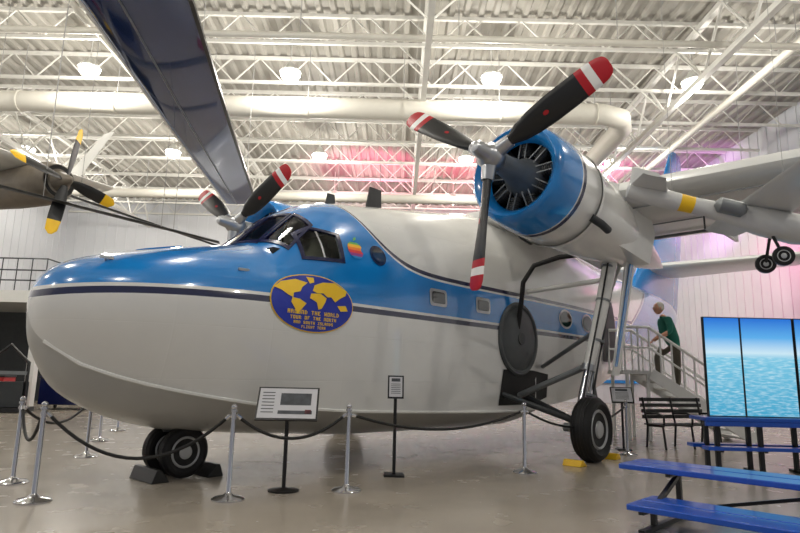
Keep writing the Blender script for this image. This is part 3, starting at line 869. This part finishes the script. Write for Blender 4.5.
# ------------------------------------------------------------------ bleacher bench
ang = math.atan2(-.69, .72)
e = empty("bleacher_bench", (2.40, 6.32, 0), (0, 0, ang)); q = MB()
LN = 3.2
for (yy, zz, x_0) in ((-.20, .455, 0), (-.84, .215, .34)):
    for dy in (0, .30): q.box(((LN + x_0) / 2, yy + dy, zz), (LN - x_0, .27, .05), m_bench)
q.build("seat_boards", e, bevel=.008)
q = MB()
for xx in (.45, 1.7, 2.95):
    q.beam((xx, .2, .02), (xx, -.95, .02), .05, .04, m_blk)
    q.beam((xx, -.03, 0.02), (xx, -.03, .43), .045, .045, m_blk); q.beam((xx, -.67, 0.02), (xx, -.67, .19), .045, .045, m_blk)
    q.beam((xx, .20, .415), (xx, -.30, .415), .045, .03, m_blk); q.beam((xx, -.44, .175), (xx, -.94, .175), .045, .03, m_blk)
    q.beam((xx, -.03, .40), (xx, -.67, .17), .04, .04, m_blk)
q.beam((.45, -.01, .08), (1.7, -.01, .38), .03, .03, m_blk); q.beam((1.7, -.01, .08), (2.95, -.01, .38), .03, .03, m_blk)
q.build("frame", e)

# ------------------------------------------------------------------ video display
m_scr = bpy.data.materials.new("screen_seascape"); m_scr.use_nodes = True
nt = m_scr.node_tree; bs = nt.nodes["Principled BSDF"]
tc = nt.nodes.new("ShaderNodeTexCoord"); sx = nt.nodes.new("ShaderNodeSeparateXYZ"); nt.links.new(tc.outputs["Object"], sx.inputs[0])
mp = nt.nodes.new("ShaderNodeMapping"); mp.inputs["Scale"].default_value = (5, 5, 26); nt.links.new(tc.outputs["Object"], mp.inputs[0])
nz = nt.nodes.new("ShaderNodeTexNoise"); nz.inputs["Scale"].default_value = 1.6; nz.inputs["Detail"].default_value = 7; nt.links.new(mp.outputs[0], nz.inputs["Vector"])
r1 = nt.nodes.new("ShaderNodeValToRGB"); nt.links.new(MN('DIVIDE', MN('SUBTRACT', sx.outputs[2], .8), 1.43), r1.inputs[0])
el = r1.color_ramp.elements
el[0].position = 0; el[0].color = lin((60, 165, 205)); el[1].position = 1; el[1].color = lin((20, 112, 215))
x_ = el.new(.58); x_.color = lin((120, 200, 230)); x_ = el.new(.64); x_.color = lin((205, 234, 248)); x_ = el.new(.80); x_.color = lin((90, 175, 238))
cl = MN('MULTIPLY', MN('LESS_THAN', sx.outputs[2], 1.66), MN('MULTIPLY', MN('MAXIMUM', MN('SUBTRACT', nz.outputs["Fac"], .45), 0), 2.4))
cc = mixc(cl, r1.outputs[0], lin((215, 240, 248)))
nt.links.new(cc, bs.inputs["Emission Color"]); bs.inputs["Emission Strength"].default_value = .95
bs.inputs["Base Color"].default_value = (.02, .02, .02, 1); bs.inputs["Roughness"].default_value = .2
e = empty("video_display_wall", (4.58, 9.0, 0), (0, 0, 0)); q = MB()
for x_0, w in ((0, .52), (.55, .76), (1.36, .76)):
    q.box((x_0 + w / 2, .03, 1.515), (w + .03, .05, 1.46), m_blk); q.box((x_0 + w / 2, 0, 1.515), (w - .005, .012, 1.43), m_scr)
q.build("screens", e)
q = MB()
q.box((1.0, -.02, .76), (2.4, .5, .05), m_bench); q.box((1.0, -.24, .70), (2.4, .04, .07), m_bench)
q.box((1.0, -.2, .36), (2.4, .2, .05), m_bench); q.box((1.0, .25, .36), (2.4, .2, .05), m_bench)
for xx in (0.0, .62, 1.3, 2.1):
    q.beam((xx, -.15, 0), (xx, -.15, .74), .06, .06, m_blk); q.beam((xx, .15, 0), (xx, .15, .74), .06, .06, m_blk)
    q.beam((xx, -.3, .02), (xx, .3, .02), .06, .04, m_blk); q.beam((xx, -.28, .33), (xx, .33, .33), .05, .04, m_blk)
q.build("stand", e, bevel=.005)

# ------------------------------------------------------------------ hanging wing (upper left)
e = empty("hanging_glider_wing", (0, 0, 0)); q = MB()
m_solar = mat("navy_solar_skin", (30, 56, 104), .10, .4, var=.5, scale=.9, coat=.8)
secs = [((-4.05, 6.0, 7.0), 1.9), ((-4.25, 8.6, 6.97), 1.75), ((-4.7, 13.0, 6.85), 1.45), ((-5.15, 18.6, 6.6), 1.0)]
rr = []
for c, ch in secs: rr.append([V((c[0] - ch / 2 + x, c[1], c[2] + y)) for x, y in foil(ch, .10, 12)])
q.loft(rr, m_solar)
for i in range(1, len(secs)):
    p0, c0 = secs[i - 1]; p1, c1 = secs[i]
    q.beam((p0[0] + c0 / 2, p0[1], p0[2]), (p1[0] + c1 / 2, p1[1], p1[2]), .07, .07, m_blk)
    q.beam((p0[0] - c0 / 2, p0[1], p0[2]), (p1[0] - c1 / 2, p1[1], p1[2]), .05, .06, m_bwhite)
    q.beam((p0[0] - c0 * .12, p0[1], p0[2] - c0 * .044), (p1[0] - c1 * .12, p1[1], p1[2] - c1 * .044), .03, .02, m_grey)
for yy in (9, 12.5, 17): q.tube((-4.6, yy, 6.9), (-4.6, yy, HC), .008, m_cable, n=5)
q.build("wing_panel", e)

# ------------------------------------------------------------------ hanging propeller aircraft (far left)
eh = e = empty("hanging_propeller_aircraft", (-8.35, 14.0, 5.72), (0, 0, math.radians(-25))); q = MB()
q.lathe([(.5, .03), (.42, .10), (.2, .2), (.05, .25), (.04, .42), (-.1, .5), (-.6, .54), (-1.5, .52), (-3.0, .42), (-5.5, .15)], m_olive, 28)
q.lathe([(.045, .25), (.05, .40)], m_dark, 24, cap=False)
q.loft([[V((-.9 + x, -5.5, .75 + y)) for x, y in foil(-1.0, .12, 8)], [V((-.6 + x, 0, .5 + y)) for x, y in foil(-1.8, .14, 8)], [V((-.8 + x, 2.2, .6 + y)) for x, y in foil(-1.2, .12, 8)]], m_white)
q.loft([[V((-.75 + x, 1.1, .55 + y)) for x, y in foil(-.7, .12, 8)], [V((-.4 + x, 1.7, 2.0 + y)) for x, y in foil(-.4, .12, 8)]], m_white)
for k in range(4):
    an = math.radians(-10 + 90 * k); d = V((0, math.cos(an), math.sin(an))); t_ = V((1, 0, 0)).cross(d); rr = []; ms = []
    for r, w in ((.1, .05), (.3, .11), (.6, .15), (.95, .155), (1.05, .15), (1.07, .15), (1.30, .13), (1.4, .04)):
        rr.append([d * r + V((.3, 0, 0)) + (t_ * .85 + V((.5, 0, 0))) * w * math.cos(2 * pi * j / 10) + V((.02, 0, 0)) * math.sin(2 * pi * j / 10) for j in range(10)])
        ms.append(m_yel if r > 1.0 else m_blade)
    q.loft(rr, m_blade, True, None, ms[:-1])
for xx in (-.5, -3): q.tube((xx, 0, .3), (xx, 0, HC - 5.72), .008, m_cable, n=5)
q.build("airframe", e, ang=45)
q = MB()
for (p0, p1, w) in (((-9.6, 13.2, 5.45), (-4.35, 14.0, 4.32), .26), ((-9.4, 14.6, 5.9), (-4.9, 15.8, 4.6), .2)):
    p0 = V(p0); p1 = V(p1); t = (p1 - p0).normalized(); u_ = V((0, 0, 1)).cross(t).normalized(); nn = t.cross(u_)
    q.loft([[p + u_ * x * s_ + nn * y for x, y in foil(w * 1.2, .16, 8)] for p, s_ in ((p0, 1.3), ((p0 + p1) / 2, 1.2), (p1, .9))], m_dgrey)
    for t_ in (.25, .75):
        c = p0 + (p1 - p0) * t_; q.tube(c, (c.x, c.y, HC), .008, m_cable, n=5)
ob = q.build("rotor_blades", eh)
ob.matrix_parent_inverse = (Matrix.Translation((-8.35, 14.0, 5.72)) @ Matrix.Rotation(math.radians(-25), 4, 'Z')).inverted()

# ------------------------------------------------------------------ hanging model aircraft (right)
e = empty("hanging_model_aircraft", (0, 0, 0)); q = MB()
A = V((2.75, 7.0, 3.55)); B = V((4.75, 6.7, 2.98)); t = (B - A).normalized(); M = XM(A, t)
q.lathe([(-.02, .02), (.0, .09), (.15, .12), (.55, .105), (.60, .105), (.76, .10), (.8, .10), (1.2, .12), (1.5, .17), (1.9, .18), (2.2, .12), (2.35, .02)], m_wing, 20, M,
        mats=[m_wing] * 4 + [m_yel] + [m_wing] * 6)
q.loft([[M @ V((x + .0, y, 0)) for x, y in foil(.55, .12, 8)], [M @ V((x - .02, y, .30)) for x, y in foil(.32, .12, 8)]], m_wing)
q.loft([[M @ V((x + .05, -.5, .05 + y)) for x, y in foil(.25, .1, 8)], [M @ V((x, 0, .05 + y)) for x, y in foil(.45, .12, 8)], [M @ V((x + .05, .5, .05 + y)) for x, y in foil(.25, .1, 8)]], m_wing)
q.loft([[M @ V((1.3 + x, -1.3, .2 + y)) for x, y in foil(.4, .12, 8)], [M @ V((1.25 + x, 0, .16 + y)) for x, y in foil(.55, .14, 8)], [M @ V((1.3 + x, 1.3, .2 + y)) for x, y in foil(.4, .12, 8)]], m_wing)
q.lathe([(0, .03), (.05, .09), (.3, .09), (.35, .03)], m_grey, 16, M @ Matrix.Translation((.95, -.16, .02)))
for dy in (-.22, .22):
    q.tube(M @ V((1.65, 0, -.1)), M @ V((1.75, dy, -.42)), .018, m_blk, n=8)
    wheel(q, M @ V((1.75, dy, -.42)), (0.3, 1, 0), .11, .06, 1)
q.tube(M @ V((.9, 0, -.08)), M @ V((.95, 0, -.25)), .012, m_blk, n=6)
for xx in (.5, 1.8):
    c = M @ V((xx, 0, .1)); q.tube(c, (c.x, c.y, HC), .003, m_cable, n=5)
q.build("airframe", e, ang=45)

# ------------------------------------------------------------------ background left
e = empty("mezzanine", (0, 0, 0)); q = MB()
q.box((-15.75, 22, 3.6), (7.7, 4, .4), m_white)
q.box((-15.75, 23.9, 1.7), (7.7, .15, 3.4), m_dgrey)
for xx in (-19.4, -16, -12.1): q.beam((xx, 20.2, 0), (xx, 20.2, 3.4), .25, .25, m_white)
for zz in (4.9, 4.5, 4.15): q.path([(-19.5, 20.05, zz), (-11.95, 20.05, zz), (-11.95, 23.9, zz)], .025, m_dgrey, 6)
for i in range(16): q.tube((-19.5 + i * .503, 20.05, 3.8), (-19.5 + i * .503, 20.05, 4.9), .02, m_dgrey, n=6)
q.build("platform", e)
q = MB(); q.box((0, 0, .55), (1.5, 1.0, .8), m_navy); q.box((0, 0, .98), (1.56, 1.06, .06), m_navy)
for xx in (-.6, .6):
    for yy in (-.4, .4): q.lathe([(-.03, .08), (.03, .08)], m_black, 14, XM((xx, yy, .08), (1, 0, 0))); q.box((xx, yy, .14), (.08, .08, .06), m_steel)
q.build("storage_cart", None, (-10.3, 19.4, 0), (0, 0, .1), bevel=.02)
m_redp = mat("red_paint", (170, 30, 32), .4)
q = MB(); q.box((0, 0, .6), (1.2, .7, .7), m_redp); q.box((0, 0, .98), (1.24, .74, .05), m_blk)
for j in range(4): q.box((0, -.36, .35 + j * .17), (1.1, .03, .13), m_redp); q.box((0, -.385, .40 + j * .17), (.5, .02, .02), m_chrome)
for xx in (-.5, .5):
    for yy in (-.28, .28): q.lathe([(-.03, .1), (.03, .1)], m_black, 14, XM((xx, yy, .1), (1, 0, 0))); q.box((xx, yy, .2), (.08, .08, .1), m_steel)
q.build("tool_chest", None, (-12.6, 18.9, 0), (0, 0, .1), bevel=.01)
q = MB()
q.path([(-.5, 0, .05), (-.5, 0, 1.4), (0, 0, 1.9), (.5, 0, 1.4), (.5, 0, .05)], .05, m_blk, 8)
q.box((0, .2, .5), (.9, .6, .7), m_dgrey); q.box((0, 0, 1.1), (1, .3, .1), m_grey); q.box((0, .1, .08), (1.3, .9, .12), m_blk)
q.build("engine_test_stand", None, (-11.1, 17.4, 0), (0, 0, .3))

# ------------------------------------------------------------------ world, camera
w = bpy.data.worlds.new("World"); sc.world = w; w.use_nodes = True
w.node_tree.nodes["Background"].inputs[0].default_value = (.9, .92, 1, 1)
w.node_tree.nodes["Background"].inputs[1].default_value = .3
cam = bpy.data.cameras.new("camera"); co = bpy.data.objects.new("camera", cam); COL.objects.link(co)
cam.sensor_width = 36; cam.lens = 27.0; cam.clip_start = .05; cam.clip_end = 300
co.matrix_world = Matrix.Translation((0, 0, 1.27)) @ Matrix.Rotation(math.radians(90 + 10.3), 4, 'X') @ Matrix.Rotation(math.radians(1.3), 4, 'Z')
sc.camera = co
sc.view_settings.view_transform = 'Standard'
sc.view_settings.look = 'None'
sc.view_settings.exposure = 0
